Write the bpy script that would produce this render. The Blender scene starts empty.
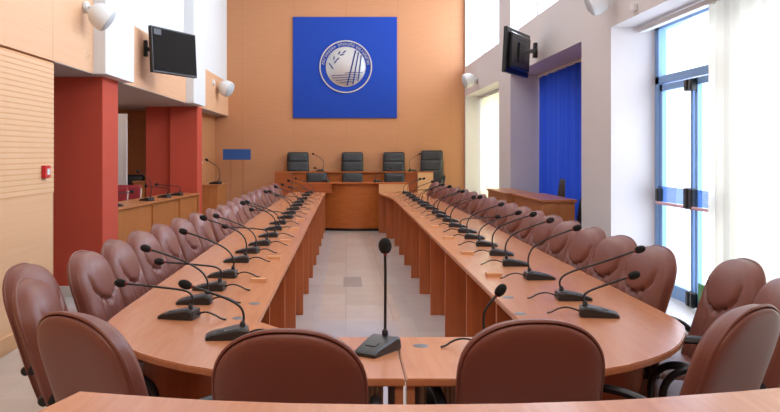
import bpy, bmesh, math, random
from mathutils import Vector, Matrix
random.seed(7)
PI = math.pi
C = bpy.context.scene.collection
SC = bpy.context.scene

# ------------------------------------------------------------------ materials
def nodes(name):
    m = bpy.data.materials.new(name); m.use_nodes = True
    nt = m.node_tree; b = nt.nodes['Principled BSDF']
    return m, nt, b

def lin(h):
    h = h.lstrip('#'); v = [int(h[i:i+2], 16)/255 for i in (0, 2, 4)]
    return tuple((x/12.92 if x <= .04045 else ((x+.055)/1.055)**2.4) for x in v) + (1,)

def plain(name, col, rough=.5, metal=0, spec=.5, bump=0, bscale=200, coat=0):
    m, nt, b = nodes(name)
    b.inputs['Base Color'].default_value = lin(col)
    b.inputs['Roughness'].default_value = rough
    b.inputs['Metallic'].default_value = metal
    b.inputs['Specular IOR Level'].default_value = spec
    b.inputs['Coat Weight'].default_value = coat
    n = nt.nodes.new('ShaderNodeTexNoise'); n.inputs['Scale'].default_value = bscale
    tc = nt.nodes.new('ShaderNodeTexCoord'); nt.links.new(tc.outputs['Object'], n.inputs['Vector'])
    if bump:
        bp = nt.nodes.new('ShaderNodeBump'); bp.inputs['Strength'].default_value = bump; bp.inputs['Distance'].default_value = .004
        nt.links.new(n.outputs['Fac'], bp.inputs['Height']); nt.links.new(bp.outputs['Normal'], b.inputs['Normal'])
    return m

def wood(name, c1, c2, grain=(1, 12, 12), rough=.35, scale=3, spec=.5, seam=None):
    """two-tone grain stretched along the axis with the small factor; seam = (axis_u, axis_v, du, dv, colour) adds panel joints"""
    m, nt, b = nodes(name); L = nt.links.new
    tc = nt.nodes.new('ShaderNodeTexCoord'); mp = nt.nodes.new('ShaderNodeMapping')
    mp.inputs['Scale'].default_value = grain; L(tc.outputs['Object'], mp.inputs['Vector'])
    n = nt.nodes.new('ShaderNodeTexNoise'); n.inputs['Scale'].default_value = scale; n.inputs['Detail'].default_value = 6
    n.inputs['Distortion'].default_value = .6
    L(mp.outputs[0], n.inputs['Vector'])
    r = nt.nodes.new('ShaderNodeValToRGB'); r.color_ramp.elements[0].position = .32; r.color_ramp.elements[1].position = .68
    r.color_ramp.elements[0].color = lin(c1); r.color_ramp.elements[1].color = lin(c2)
    L(n.outputs['Fac'], r.inputs['Fac']); out = r.outputs['Color']
    if seam:
        au, av, du, dv, w, col, ou, ov = seam
        sx = nt.nodes.new('ShaderNodeSeparateXYZ'); L(tc.outputs['Object'], sx.inputs[0])
        cmb = nt.nodes.new('ShaderNodeCombineXYZ')
        def off(i, o):
            a = nt.nodes.new('ShaderNodeMath'); a.operation = 'ADD'; L(sx.outputs[i], a.inputs[0]); a.inputs[1].default_value = o; return a.outputs[0]
        L(off(au, ou), cmb.inputs[0]); L(off(av, ov), cmb.inputs[1])
        bk = nt.nodes.new('ShaderNodeTexBrick'); bk.offset = 0; bk.inputs['Scale'].default_value = 1
        bk.inputs['Brick Width'].default_value = du; bk.inputs['Row Height'].default_value = dv
        bk.inputs['Mortar Size'].default_value = w; bk.inputs['Mortar Smooth'].default_value = 0
        L(cmb.outputs[0], bk.inputs['Vector'])
        mx = nt.nodes.new('ShaderNodeMix'); mx.data_type = 'RGBA'
        L(bk.outputs['Fac'], mx.inputs['Factor']); L(out, mx.inputs[6]); mx.inputs[7].default_value = lin(col); out = mx.outputs[2]
    L(out, b.inputs['Base Color']); b.inputs['Roughness'].default_value = rough; b.inputs['Specular IOR Level'].default_value = spec
    return m

def glassy(name, tint='#ffffff', fac=.1, rough=.02):
    m = bpy.data.materials.new(name); m.use_nodes = True; nt = m.node_tree; nt.nodes.clear(); L = nt.links.new
    o = nt.nodes.new('ShaderNodeOutputMaterial'); t = nt.nodes.new('ShaderNodeBsdfTransparent'); g = nt.nodes.new('ShaderNodeBsdfGlossy')
    t.inputs['Color'].default_value = lin(tint); g.inputs['Roughness'].default_value = rough
    x = nt.nodes.new('ShaderNodeMixShader'); x.inputs[0].default_value = fac
    L(t.outputs[0], x.inputs[1]); L(g.outputs[0], x.inputs[2]); L(x.outputs[0], o.inputs[0]); return m

def sheer(name, col, transp, trans):
    m = bpy.data.materials.new(name); m.use_nodes = True; nt = m.node_tree; nt.nodes.clear(); L = nt.links.new
    o = nt.nodes.new('ShaderNodeOutputMaterial'); d = nt.nodes.new('ShaderNodeBsdfDiffuse'); tl = nt.nodes.new('ShaderNodeBsdfTranslucent'); tp = nt.nodes.new('ShaderNodeBsdfTransparent')
    d.inputs[0].default_value = lin(col); tl.inputs[0].default_value = lin(col)
    a = nt.nodes.new('ShaderNodeMixShader'); a.inputs[0].default_value = trans; L(d.outputs[0], a.inputs[1]); L(tl.outputs[0], a.inputs[2])
    b = nt.nodes.new('ShaderNodeMixShader'); b.inputs[0].default_value = transp; L(a.outputs[0], b.inputs[1]); L(tp.outputs[0], b.inputs[2])
    L(b.outputs[0], o.inputs[0]); return m

def floor_mat():
    m, nt, b = nodes('marble_floor'); L = nt.links.new
    tc = nt.nodes.new('ShaderNodeTexCoord'); sx = nt.nodes.new('ShaderNodeSeparateXYZ'); L(tc.outputs['Object'], sx.inputs[0])
    n = nt.nodes.new('ShaderNodeTexNoise'); n.inputs['Scale'].default_value = 2.2; n.inputs['Detail'].default_value = 8; n.inputs['Distortion'].default_value = 1.5
    L(tc.outputs['Object'], n.inputs['Vector'])
    bk = nt.nodes.new('ShaderNodeTexBrick'); bk.offset = 0; bk.inputs['Scale'].default_value = 1
    bk.inputs['Brick Width'].default_value = .42; bk.inputs['Row Height'].default_value = .6; bk.inputs['Mortar Size'].default_value = .004
    bk.inputs['Color1'].default_value = lin('#d8ccc0'); bk.inputs['Color2'].default_value = lin('#d1c3b5'); bk.inputs['Mortar'].default_value = lin('#c0b4a8')
    L(tc.outputs['Object'], bk.inputs['Vector'])
    bk2 = nt.nodes.new('ShaderNodeTexBrick'); bk2.offset = .5; bk2.inputs['Scale'].default_value = 1
    bk2.inputs['Brick Width'].default_value = .6; bk2.inputs['Row Height'].default_value = .6; bk2.inputs['Mortar Size'].default_value = .004
    bk2.inputs['Color1'].default_value = lin('#cfcac6'); bk2.inputs['Color2'].default_value = lin('#c8c2be'); bk2.inputs['Mortar'].default_value = lin('#c6c0bb')
    L(tc.outputs['Object'], bk2.inputs['Vector'])
    def cmp(op, src, v):
        q = nt.nodes.new('ShaderNodeMath'); q.operation = op; L(src, q.inputs[0]); q.inputs[1].default_value = v; return q.outputs[0]
    def mul(a, c):
        q = nt.nodes.new('ShaderNodeMath'); q.operation = 'MULTIPLY'; L(a, q.inputs[0]); L(c, q.inputs[1]); return q.outputs[0]
    strip = mul(mul(cmp('GREATER_THAN', sx.outputs[0], -.24), cmp('LESS_THAN', sx.outputs[0], .48)), cmp('GREATER_THAN', sx.outputs[1], 7.05))
    x = nt.nodes.new('ShaderNodeMix'); x.data_type = 'RGBA'; L(strip, x.inputs['Factor']); L(bk2.outputs['Color'], x.inputs[6]); L(bk.outputs['Color'], x.inputs[7])
    # one darker inlaid tile in the aisle
    t1 = mul(mul(cmp('GREATER_THAN', sx.outputs[0], -.03), cmp('LESS_THAN', sx.outputs[0], .18)), mul(cmp('GREATER_THAN', sx.outputs[1], 8.85), cmp('LESS_THAN', sx.outputs[1], 9.55)))
    y = nt.nodes.new('ShaderNodeMix'); y.data_type = 'RGBA'; L(t1, y.inputs['Factor']); L(x.outputs[2], y.inputs[6]); y.inputs[7].default_value = lin('#b4ada6')
    r = nt.nodes.new('ShaderNodeValToRGB'); r.color_ramp.elements[0].color = (.9, .9, .9, 1); r.color_ramp.elements[1].color = (1, 1, 1, 1)
    r.color_ramp.elements[0].position = .3; r.color_ramp.elements[1].position = .7; L(n.outputs['Fac'], r.inputs['Fac'])
    z = nt.nodes.new('ShaderNodeMix'); z.data_type = 'RGBA'; z.blend_type = 'MULTIPLY'; z.inputs['Factor'].default_value = .7
    L(y.outputs[2], z.inputs[6]); L(r.outputs['Color'], z.inputs[7]); L(z.outputs[2], b.inputs['Base Color'])
    b.inputs['Roughness'].default_value = .16
    return m

def striped(name, c1, c2, axis, freq, rough=.5, duty=.5, grain=None):
    m, nt, b = nodes(name); L = nt.links.new
    tc = nt.nodes.new('ShaderNodeTexCoord'); sx = nt.nodes.new('ShaderNodeSeparateXYZ'); L(tc.outputs['Object'], sx.inputs[0])
    a = nt.nodes.new('ShaderNodeMath'); a.operation = 'MULTIPLY'; a.inputs[1].default_value = freq; L(sx.outputs[axis], a.inputs[0])
    f = nt.nodes.new('ShaderNodeMath'); f.operation = 'FRACT'; L(a.outputs[0], f.inputs[0])
    g = nt.nodes.new('ShaderNodeMath'); g.operation = 'GREATER_THAN'; g.inputs[1].default_value = duty; L(f.outputs[0], g.inputs[0])
    x = nt.nodes.new('ShaderNodeMix'); x.data_type = 'RGBA'; x.inputs[6].default_value = lin(c1); x.inputs[7].default_value = lin(c2); L(g.outputs[0], x.inputs['Factor'])
    L(x.outputs[2], b.inputs['Base Color']); b.inputs['Roughness'].default_value = rough; return m

M = {}
M['table'] = wood('table_beech', '#bc7a54', '#c5845d', (14, 1.2, 14), .24, 2.5)
M['fin'] = wood('panel_cherry', '#b05f36', '#bd6b3e', (12, 12, .8), .35, 2.5)
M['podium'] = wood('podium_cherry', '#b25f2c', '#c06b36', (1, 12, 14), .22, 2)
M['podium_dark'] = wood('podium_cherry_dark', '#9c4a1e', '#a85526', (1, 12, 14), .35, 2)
M['podium_sunlit'] = wood('podium_cherry_sunlit', '#dca574', '#e0ae80', (1, 12, 14), .3, 2)  # same cherry, with the sun glare on the window side painted into its colour
M['desk'] = wood('desk_cherry', '#a96634', '#b67340', (10, 10, 1), .4, 2)
M['desk_top'] = wood('desk_top_cherry', '#b06e42', '#bc7c4e', (10, 1, 10), .3, 2)
M['side_desk'] = wood('side_desk_cherry', '#b0683c', '#bc744a', (1, 1, 12), .35, 2)
M['backwall'] = wood('back_wall_beech', '#bd835a', '#c38a62', (2, 2, 60), .5, 1.2, .3, (0, 2, 1.107, 30, .006, '#b57c52', 1.107*20, 12.8))
M['alcove'] = wood('alcove_beech', '#b87c50', '#c08458', (2, 2, 50), .55, 1.2, .3)
M['leftwall'] = wood('left_wall_maple', '#dcae86', '#e0b48e', (2, 1, 40), .5, 1, .3, (1, 2, 9.9, 30, .008, '#c99e74', 3.05, 12.7))
M['leftwall2'] = wood('parapet_maple', '#dba981', '#dfb08a', (2, 1, 40), .5, 1, .3)
M['rib_light'] = plain('rib_maple', '#e0b78f', .5, spec=.3)
M['rib_dark'] = plain('rib_groove_maple', '#d8a679', .6, spec=.2)
M['red'] = plain('terracotta_plaster', '#bb4c39', .75, spec=.25, bump=.15, bscale=60)
M['white'] = plain('white_plaster', '#dcdddd', .7, spec=.3)
M['grey'] = plain('warm_grey_plaster', '#d7d1cf', .7, spec=.3)
M['soffit'] = plain('grey_soffit', '#b3afae', .6, spec=.3)
M['ceiling'] = plain('ceiling_paint', '#efece8', .8)
M['floor'] = floor_mat()
M['leather'] = plain('brown_leather', '#78453a', .36, bump=.25, bscale=260, spec=.5)
M['leather_dark'] = plain('brown_leather_seam', '#6a3b31', .4)
M['black'] = plain('black_plastic', '#1a1a1c', .42)
M['blackleather'] = plain('black_leather', '#262829', .42, bump=.2, bscale=200)
M['foam'] = plain('black_foam', '#121213', .95, bump=.6, bscale=700)
M['micbase'] = plain('charcoal_plastic', '#232427', .38)
M['redled'] = plain('red_ring_plastic', '#8c1616', .35)
M['greybtn'] = plain('grey_button_plastic', '#3a3c40', .5)
M['chrome'] = plain('brushed_steel', '#b9bbbd', .28, 1)
M['greymetal'] = plain('grey_paint_metal', '#6c6e72', .45, .6)
M['silver'] = plain('silver_plate', '#b9b9b9', .3, .95)
M['blue'] = plain('royal_blue_board', '#1a3f9e', .6, spec=.2)
M['blueink'] = plain('blue_engraving', '#1a2f6e', .5)
M['bluecloth'] = plain('blue_curtain_cloth', '#3462f2', .8, spec=.2)
M['bluesign'] = plain('blue_sign_board', '#22508f', .5)
M['bluealu'] = plain('blue_grey_aluminium', '#7ea6d8', .4, 0)
M['pushplate'] = glassy('dark_push_plate', '#b8c6da', .08, .1)
M['pinkbar'] = plain('pink_push_bar', '#d9a2a4', .4)
M['glass'] = glassy('window_glass', '#f4f8ff', .06)
M['acrylic'] = glassy('clear_acrylic', '#fbfbfb', .03, .1)
M['sheer'] = sheer('white_sheer_cloth', '#f8f5ec', .04, .51)
M['cream'] = sheer('cream_sheer_cloth', '#fdf7da', .12, .65)
M['tvframe'] = plain('tv_black_plastic', '#101011', .3)
M['screen'] = plain('dark_screen', '#1b1613', .6, spec=.05)
M['speaker'] = plain('white_speaker_plastic', '#dcdedd', .4)
M['grille'] = plain('grey_speaker_grille', '#b9bec0', .6, bump=.4, bscale=300)
M['alarm'] = plain('alarm_red_plastic', '#c8232b', .35)
M['mesh'] = striped('perforated_cream_panel', '#e3d0ba', '#b59c83', 0, 55, .5, .55)
M['redcloth'] = plain('dark_red_cloth', '#8e1f26', .8, bump=.3)
M['doorleaf'] = plain('pale_grey_door', '#cfc6c2', .5)
M['lamp'] = plain('downlight_trim', '#d8d8d8', .4)
M['green'] = plain('green_sign', '#4f8f55', .5)
M['boxwood'] = wood('outlet_box_wood', '#c98a5a', '#d69a6a', (10, 2, 10), .4, 4)
M['skirt'] = wood('skirting_maple', '#d3a273', '#dbab7d', (10, 1, 10), .4, 2)
M['palestone'] = plain('pale_marble', '#d5cfca', .3)

# ------------------------------------------------------------------ mesh helpers
class MB:
    def __init__(s): s.bm = bmesh.new()
    def box(s, c, d, bev=0, rot=None, seg=1):
        r = bmesh.ops.create_cube(s.bm, size=1); vs = r['verts']
        bmesh.ops.scale(s.bm, vec=d, verts=vs)
        if bev:
            es = list({e for v in vs for e in v.link_edges})
            q = bmesh.ops.bevel(s.bm, geom=es, offset=bev, segments=seg, affect='EDGES', profile=.5)
            vs = list({v for v in q['verts']} | {v for f in q['faces'] for v in f.verts})
            seen = set(vs); st = list(vs)
            while st:
                v = st.pop()
                for e in v.link_edges:
                    o = e.other_vert(v)
                    if o not in seen: seen.add(o); st.append(o)
            vs = list(seen)
        if rot is not None: bmesh.ops.transform(s.bm, matrix=rot, verts=vs)
        bmesh.ops.translate(s.bm, vec=c, verts=vs); return s
    def b2(s, x0, x1, y0, y1, z0, z1, bev=0, seg=1):
        return s.box(((x0+x1)/2, (y0+y1)/2, (z0+z1)/2), (abs(x1-x0), abs(y1-y0), abs(z1-z0)), bev, None, seg)
    def tube(s, pts, r, n=8, cap=True, flat=1.0):
        pts = [Vector(p) for p in pts]; rs = r if isinstance(r, (list, tuple)) else [r]*len(pts)
        rings = []; up = None
        for i, p in enumerate(pts):
            a = pts[max(i-1, 0)]; b = pts[min(i+1, len(pts)-1)]; t = (b-a).normalized()
            if up is None:
                up = Vector((0, 0, 1)) if abs(t.z) < .9 else Vector((1, 0, 0))
            u = up - t*up.dot(t)
            if u.length < 1e-5: u = t.orthogonal()
            u.normalize(); up = u; w = t.cross(u)
            rings.append([s.bm.verts.new(p + (w*math.cos(2*PI*k/n) + u*flat*math.sin(2*PI*k/n))*rs[i]) for k in range(n)])
        for a, b in zip(rings, rings[1:]):
            for k in range(n): s.bm.faces.new((a[k], a[(k+1) % n], b[(k+1) % n], b[k]))
        if cap: s.bm.faces.new(rings[0][::-1]); s.bm.faces.new(rings[-1])
        return s
    def lathe(s, prof, c=(0, 0, 0), n=20, mat=None):
        """prof: (radius, height) pairs round the local z axis"""
        rings = []; new = []
        for r, z in prof:
            if r < 1e-5: v = [s.bm.verts.new((0, 0, z))]
            else: v = [s.bm.verts.new((r*math.cos(2*PI*k/n), r*math.sin(2*PI*k/n), z)) for k in range(n)]
            rings.append(v); new += v
        for a, b in zip(rings, rings[1:]):
            for k in range(n):
                k2 = (k+1) % n
                if len(a) == 1 and len(b) == 1: continue
                if len(a) == 1: s.bm.faces.new((a[0], b[k2], b[k]))
                elif len(b) == 1: s.bm.faces.new((a[k], a[k2], b[0]))
                else: s.bm.faces.new((a[k], a[k2], b[k2], b[k]))
        if mat is not None: bmesh.ops.transform(s.bm, matrix=mat, verts=new)
        bmesh.ops.translate(s.bm, vec=c, verts=new); return s
    def prism(s, poly, z0, z1):
        a = [s.bm.verts.new((x, y, z0)) for x, y in poly]; b = [s.bm.verts.new((x, y, z1)) for x, y in poly]
        n = len(poly)
        for k in range(n): s.bm.faces.new((a[k], a[(k+1) % n], b[(k+1) % n], b[k]))
        s.bm.faces.new(a[::-1]); s.bm.faces.new(b); return s
    def extrude_y(s, poly, y0, y1):
        """poly of (x, z) swept along y"""
        a = [s.bm.verts.new((x, y0, z)) for x, z in poly]; b = [s.bm.verts.new((x, y1, z)) for x, z in poly]
        n = len(poly)
        for k in range(n): s.bm.faces.new((a[k], a[(k+1) % n], b[(k+1) % n], b[k]))
        s.bm.faces.new(a[::-1]); s.bm.faces.new(b); return s
    def grid(s, f, nu, nv, closed=False):
        g = [[s.bm.verts.new(f(i/(nu-1), j/(nv-1))) for i in range(nu)] for j in range(nv)]
        for j in range(nv-1):
            for i in range(nu-1): s.bm.faces.new((g[j][i], g[j][i+1], g[j+1][i+1], g[j+1][i]))
        return g
    def superell(s, c, r, e=.4, n=20, mm=12):
        def sg(v, p): return math.copysign(abs(v)**p, v)
        rings = []
        for j in range(mm+1):
            ph = -PI/2 + PI*j/mm
            if j in (0, mm): rings.append([s.bm.verts.new((c[0], c[1], c[2]+r[2]*(1 if j else -1)))]); continue
            rings.append([s.bm.verts.new((c[0]+r[0]*sg(math.cos(ph), e)*sg(math.cos(2*PI*k/n), e), c[1]+r[1]*sg(math.cos(ph), e)*sg(math.sin(2*PI*k/n), e), c[2]+r[2]*sg(math.sin(ph), e))) for k in range(n)])
        for a, b in zip(rings, rings[1:]):
            for k in range(n):
                k2 = (k+1) % n
                if len(a) == 1: s.bm.faces.new((a[0], b[k2], b[k]))
                elif len(b) == 1: s.bm.faces.new((a[k], a[k2], b[0]))
                else: s.bm.faces.new((a[k], a[k2], b[k2], b[k]))
        return s
    def mesh(s, name, mat, ang=35):
        bmesh.ops.recalc_face_normals(s.bm, faces=s.bm.faces)
        me = bpy.data.meshes.new(name); s.bm.to_mesh(me); s.bm.free()
        me.shade_smooth(); me.set_sharp_from_angle(angle=math.radians(ang))
        me.materials.append(M[mat] if isinstance(mat, str) else mat); return me

def obj(name, me, parent=None, loc=(0, 0, 0), rot=(0, 0, 0), scale=None, **kw):
    o = bpy.data.objects.new(name, me); C.objects.link(o); o.location = loc; o.rotation_euler = rot
    if scale: o.scale = (scale,)*3
    if parent: o.parent = parent
    for k, v in kw.items(): o[k] = v
    return o
def thing(name, label, cat, loc=(0, 0, 0), rz=0, group=None, scale=None, rot=None):
    o = obj(name, None, None, loc, rot or (0, 0, rz), scale, label=label, category=cat)
    o.empty_display_size = .1
    if group: o['group'] = group
    return o
def struct(name, mb, mat): return obj(name, mb.mesh(name, mat), kind='structure')
def one(name, mb, mat, label, cat, loc=(0, 0, 0), rot=(0, 0, 0), group=None):
    o = obj(name, mb.mesh(name, mat), None, loc, rot, label=label, category=cat)
    if group: o['group'] = group
    return o
def copy_tree(o, loc, rot, label, scale=None):
    r = o.copy(); C.objects.link(r); r.location = loc; r.rotation_euler = rot; r['label'] = label
    if scale: r.scale = (scale,)*3
    for ch in list(o.children):
        c = ch.copy(); C.objects.link(c); c.parent = r
        for g in list(ch.children):
            d = g.copy(); C.objects.link(d); d.parent = c
    return r
ORD = ['first', 'second', 'third', 'fourth', 'fifth', 'sixth', 'seventh', 'eighth', 'ninth', 'tenth', 'eleventh', 'twelfth', 'thirteenth', 'fourteenth', 'fifteenth', 'sixteenth', 'seventeenth', 'eighteenth', 'nineteenth', 'twentieth']

# ------------------------------------------------------------------ the room
YB = 17.05            # back wall
XL, XR = -2.51, 2.53  # side walls
ZS = 2.27             # gallery soffit
ZC = 5.4
struct('floor', MB().b2(-5.2, 3.6, -4, YB+.2, -.2, 0), 'floor')
struct('ceiling', MB().b2(-5.2, 3.6, -4, YB+.2, ZC, ZC+.2), 'ceiling')
struct('wall_back', MB().b2(-3.0, 3.2, YB, YB+.2, 0, ZC), 'backwall')
struct('wall_rear', MB().b2(-5.2, 3.2, -4.2, -4, 0, ZC), 'leftwall2')
# left side: maple panelled wall, gallery parapet, white upper wall, alcove below
YW = 6.86             # end of the panelled wall
struct('wall_left', MB().b2(XL-.2, XL, -4, YW, 0, ZS-.02).b2(XL-.2, XL, -4, 7.9, ZS, 3.0), 'leftwall')
rb = MB()
for k in range(26):
    z = 1.15 + k*(ZS-.03-1.15)/26
    rb.b2(XL-.005, XL+.005, -4, YW, z, z+.033)
struct('trim_1', rb, 'rib_light')
struct('trim_2', MB().b2(XL-.004, XL+.003, -4, YW, 1.14, ZS-.02), 'rib_dark')
struct('trim_3', MB().b2(XL-.18, XL-.002, 7.9, 9.02, ZS, 3.0).b2(XL-.18, XL, 9.02, 12.55, ZS, 2.99).b2(XL-.18, XL, 13.6, YB, ZS, 2.98), 'leftwall2')
struct('baseboard_left', MB().b2(XL-.005, XL+.018, -4, YW, 0, .13, .004), 'skirt')
struct('wall_upper', MB().b2(XL-.4, XL-.03, -4, YB, 3.0, ZC), 'white')
struct('wall_column_1', MB().b2(XL-.3, XL+.12, 7.95, 9.02, ZS, ZC), 'white')
struct('wall_column_2', MB().b2(XL-.3, XL+.12, 12.55, 13.6, ZS, ZC), 'white')
struct('ceiling_soffit', MB().b2(-5.2, XL-.004, 6.9, YB, ZS-.006, ZS+.2).b2(-5.2, XL-.2, 6.9, YB, ZS+.2, ZS+.6), 'soffit')
struct('wall_pillar_1', MB().b2(-3.3, XL+.003, 8.24, 8.8, .1, ZS, .004), 'red')
struct('baseboard_pillar', MB().b2(-3.3, XL+.02, 8.22, 8.82, 0, .11, .004), 'palestone')
struct('wall_pillar_2', MB().b2(-2.97, XL, 13.5, 13.95, 0, ZS, .004).b2(-3.4, -2.975, 13.6, 13.95, 0, ZS), 'red')
struct('wall_alcove', MB().b2(-5.2, -3.3, 14.7, 14.9, 0, ZS).b2(-5.2, -5.0, 6.86, 14.9, 0, ZS).b2(-5.2, XL-.2, 6.86, 7.0, 0, ZS).b2(-2.98, -2.8, 13.95, YB, 0, ZS), 'alcove')
struct('door_1', MB().b2(-3.72, -3.48, 12.62, 12.66, 0, 2.1).b2(-3.485, -3.46, 12.61, 12.67, 0, 2.1), 'doorleaf')
# right side
P = [(YB-.1, YB+.2), (12.305, 13.23), (7.637, 8.595), (-4, 3.0)]
g = MB()
for a, b in P: g.b2(XR, 3.15, a, b, 0, ZC)
for a, b in ((13.23, YB-.1), (8.595, 12.305), (3.0, 7.637)):
    g.b2(XR, 3.15, a, b, 2.68, 3.3); g.b2(XR, 3.15, a, b, 5.05, ZC)
g.b2(XR+.02, 3.15, 13.23, YB-.1, 0, .45)
struct('wall_right', g, 'grey')
struct('trim_4', MB().b2(XR-.002, 3.15, 3.0, 7.637, 0, .16, .006), 'palestone')
struct('trim_5', MB().b2(3.05, 3.15, 8.595, 12.305, 0, .5), 'grey')
def window(n, x, y0, y1, z0, z1, mull, fw=.05, mat='white'):
    f = MB()
    f.b2(x, x+.06, y0, y1, z0, z0+fw).b2(x, x+.06, y0, y1, z1-fw, z1).b2(x, x+.06, y0, y0+fw, z0, z1).b2(x, x+.06, y1-fw, y1, z0, z1)
    for m_ in mull: f.b2(x, x+.06, m_-fw/2, m_+fw/2, z0, z1)
    o = struct('window_%d' % n, f, mat)
    p = obj('window_pane', MB().b2(x+.028, x+.034, y0+.01, y1-.01, z0+.01, z1-.01).mesh('window_pane', 'glass'), o); p['kind'] = 'structure'
window(1, 2.95, 13.23, YB-.1, 3.3, 5.05, [15.0])
window(2, 2.95, 8.595, 12.305, 3.3, 5.05, [10.4])
window(3, 2.95, 3.0, 7.637, 3.3, 5.05, [5.3])
window(4, 2.98, 13.23, YB-.1, .45, 2.68, [15.0])
window(5, 3.07, 8.595, 12.305, .5, 2.68, [10.4])
# glazed double door in the near recess
yd0, yd1, xd = 5.9, 7.637, 2.95
dz0, dzh, dz1 = .16, 2.13, 2.68
o = struct('door_2', MB().b2(xd, xd+.07, yd1-.09, yd1, dz0, dz1).b2(xd, xd+.07, yd0-.02, yd0+.06, dz0, dz1).b2(xd, xd+.07, yd0, yd1, dzh, dzh+.07).b2(xd, xd+.07, yd0, yd1, dz1-.04, dz1), 'bluealu')
def child(name, mb, mat, par, **k):
    q = obj(name, mb.mesh(name, mat), par, **k); return q
ym = 7.26 - .39
ch = child('transom_pane', MB().b2(xd+.03, xd+.036, yd0+.05, yd1-.05, dzh+.06, dz1-.03), 'glass', o); ch['kind'] = 'structure'
for y0, y1 in ((6.82, yd1-.095), (yd0+.065, 6.79)):
    lf = child('door_leaf', MB().b2(xd+.01, xd+.05, y0, y0+.055, dz0+.01, dzh-.01).b2(xd+.01, xd+.05, y1-.055, y1, dz0+.01, dzh-.01).b2(xd+.01, xd+.05, y0, y1, dzh-.07, dzh-.01).b2(xd+.01, xd+.05, y0, y1, dz0+.01, dz0+.13), 'bluealu', o); lf['kind'] = 'structure'
    q = child('door_pane', MB().b2(xd+.028, xd+.034, y0+.05, y1-.05, dz0+.12, dzh-.06), 'glass', lf); q['kind'] = 'structure'
    q = child('push_plate', MB().b2(xd-.02, xd-.012, y0+.02, y1-.02, 1.03, 1.17), 'pushplate', lf); q['kind'] = 'structure'
    q = child('push_bar', MB().tube([(xd-.035, y0+.03, 1.015), (xd-.035, y1-.03, 1.015)], .014), 'pinkbar', lf); q['kind'] = 'structure'
    q = child('door_handle', MB().b2(xd-.05, xd+.01, (y0 if y0 > 6.8 else y1-.07), (y0+.07 if y0 > 6.8 else y1), 1.0, 1.18, .01).b2(xd-.05, xd+.01, y1-.09 if y0 > 6.8 else y0, y1-.03 if y0 > 6.8 else y0+.06, 1.03, 1.15, .01), 'black', lf); q['kind'] = 'structure'
    q = child('door_closer', MB().b2(xd-.05, xd+.01, (y0 if y0 > 6.8 else y1-.06), (y0+.06 if y0 > 6.8 else y1), dzh-.12, dzh-.02, .01).b2(xd-.04, xd+.01, (y0 if y0 > 6.8 else y1-.05), (y0+.05 if y0 > 6.8 else y1), dz0+.01, dz0+.14, .01), 'tvframe', lf); q['kind'] = 'structure'
window(6, 2.95, 3.0, 5.88, .16, 2.68, [4.4], .05, 'bluealu')
# rounded curtains (real folds)
def curtain(y0, y1, x, z0, z1, amp, folds, seed, n=220):
    rnd = random.Random(seed); ph = [rnd.uniform(0, 6) for _ in range(4)]; fr = [folds, folds*1.63, folds*.47]
    m = MB()
    def f(u, v):
        a = amp*(.6*math.sin(2*PI*fr[0]*u+ph[0]) + .3*math.sin(2*PI*fr[1]*u+ph[1]) + .35*math.sin(2*PI*fr[2]*u+ph[2]))*(.55+.45*(1-v))
        return (x+a, y0+(y1-y0)*u, z0+(z1-z0)*v)
    m.grid(f, n, 8); return m
def drape(label, mb, mat, rail, hooks):
    t = thing('curtain', label, 'curtain')
    c = child('cloth', mb, mat, t)
    sd = c.modifiers.new('s', 'SOLIDIFY'); sd.thickness = .003
    child('rail', MB().b2(*rail), 'white', t)
drape('white sheer curtain drawn beside the glazed double doors', curtain(3.05, 6.17, 2.8, .17, 2.62, .035, 24, 2), 'sheer', (2.77, 2.83, 3.02, 7.6, 2.62, 2.66), 0)
drape('royal blue full curtain filling the middle recess behind the wooden desks', curtain(8.62, 12.28, 2.96, .02, 2.63, .05, 17, 3), 'bluecloth', (2.95, 3.01, 8.61, 12.29, 2.63, 2.67), 0)
drape('cream sheer curtain glowing in the far window recess near the podium', curtain(13.26, YB-.13, 2.86, .46, 2.62, .03, 22, 4), 'cream', (2.83, 2.89, 13.25, YB-.12, 2.62, 2.66), 0)

# ------------------------------------------------------------------ conference tables
TT = .74
curve = [(1.48, 3.75), (1.474, 3.56), (1.455, 3.44), (1.41, 3.32), (1.35, 3.2), (1.29, 3.095), (1.22, 2.998), (1.15, 2.925), (1.084, 2.866), (.982, 2.79), (.88, 2.735), (.75, 2.68), (.6, 2.64), (.45, 2.622)]
SX = .1955
KY = 800/760
def table_poly(side):
    if side > 0:
        p = [(1.48, 15.05)] + curve + [(SX+.002, 2.62), (SX+.002, 3.22), (.53, 3.22), (.765, 3.52), (.765, 13.05), (.61, 14.55), (.61, 15.05)]
    else:
        p = [(.42-x, y) for x, y in curve]
        p = [(-1.06, 15.15)] + p + [(SX-.002, 2.62), (SX-.002, 3.22), (-.15, 3.22), (-.385, 3.52), (-.385, 15.15)]
    return p
fins = [3.9, 4.87, 5.92, 6.95, 7.98, 9.0, 10.04, 11.05, 12.1, 13.15, 14.1]
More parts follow.
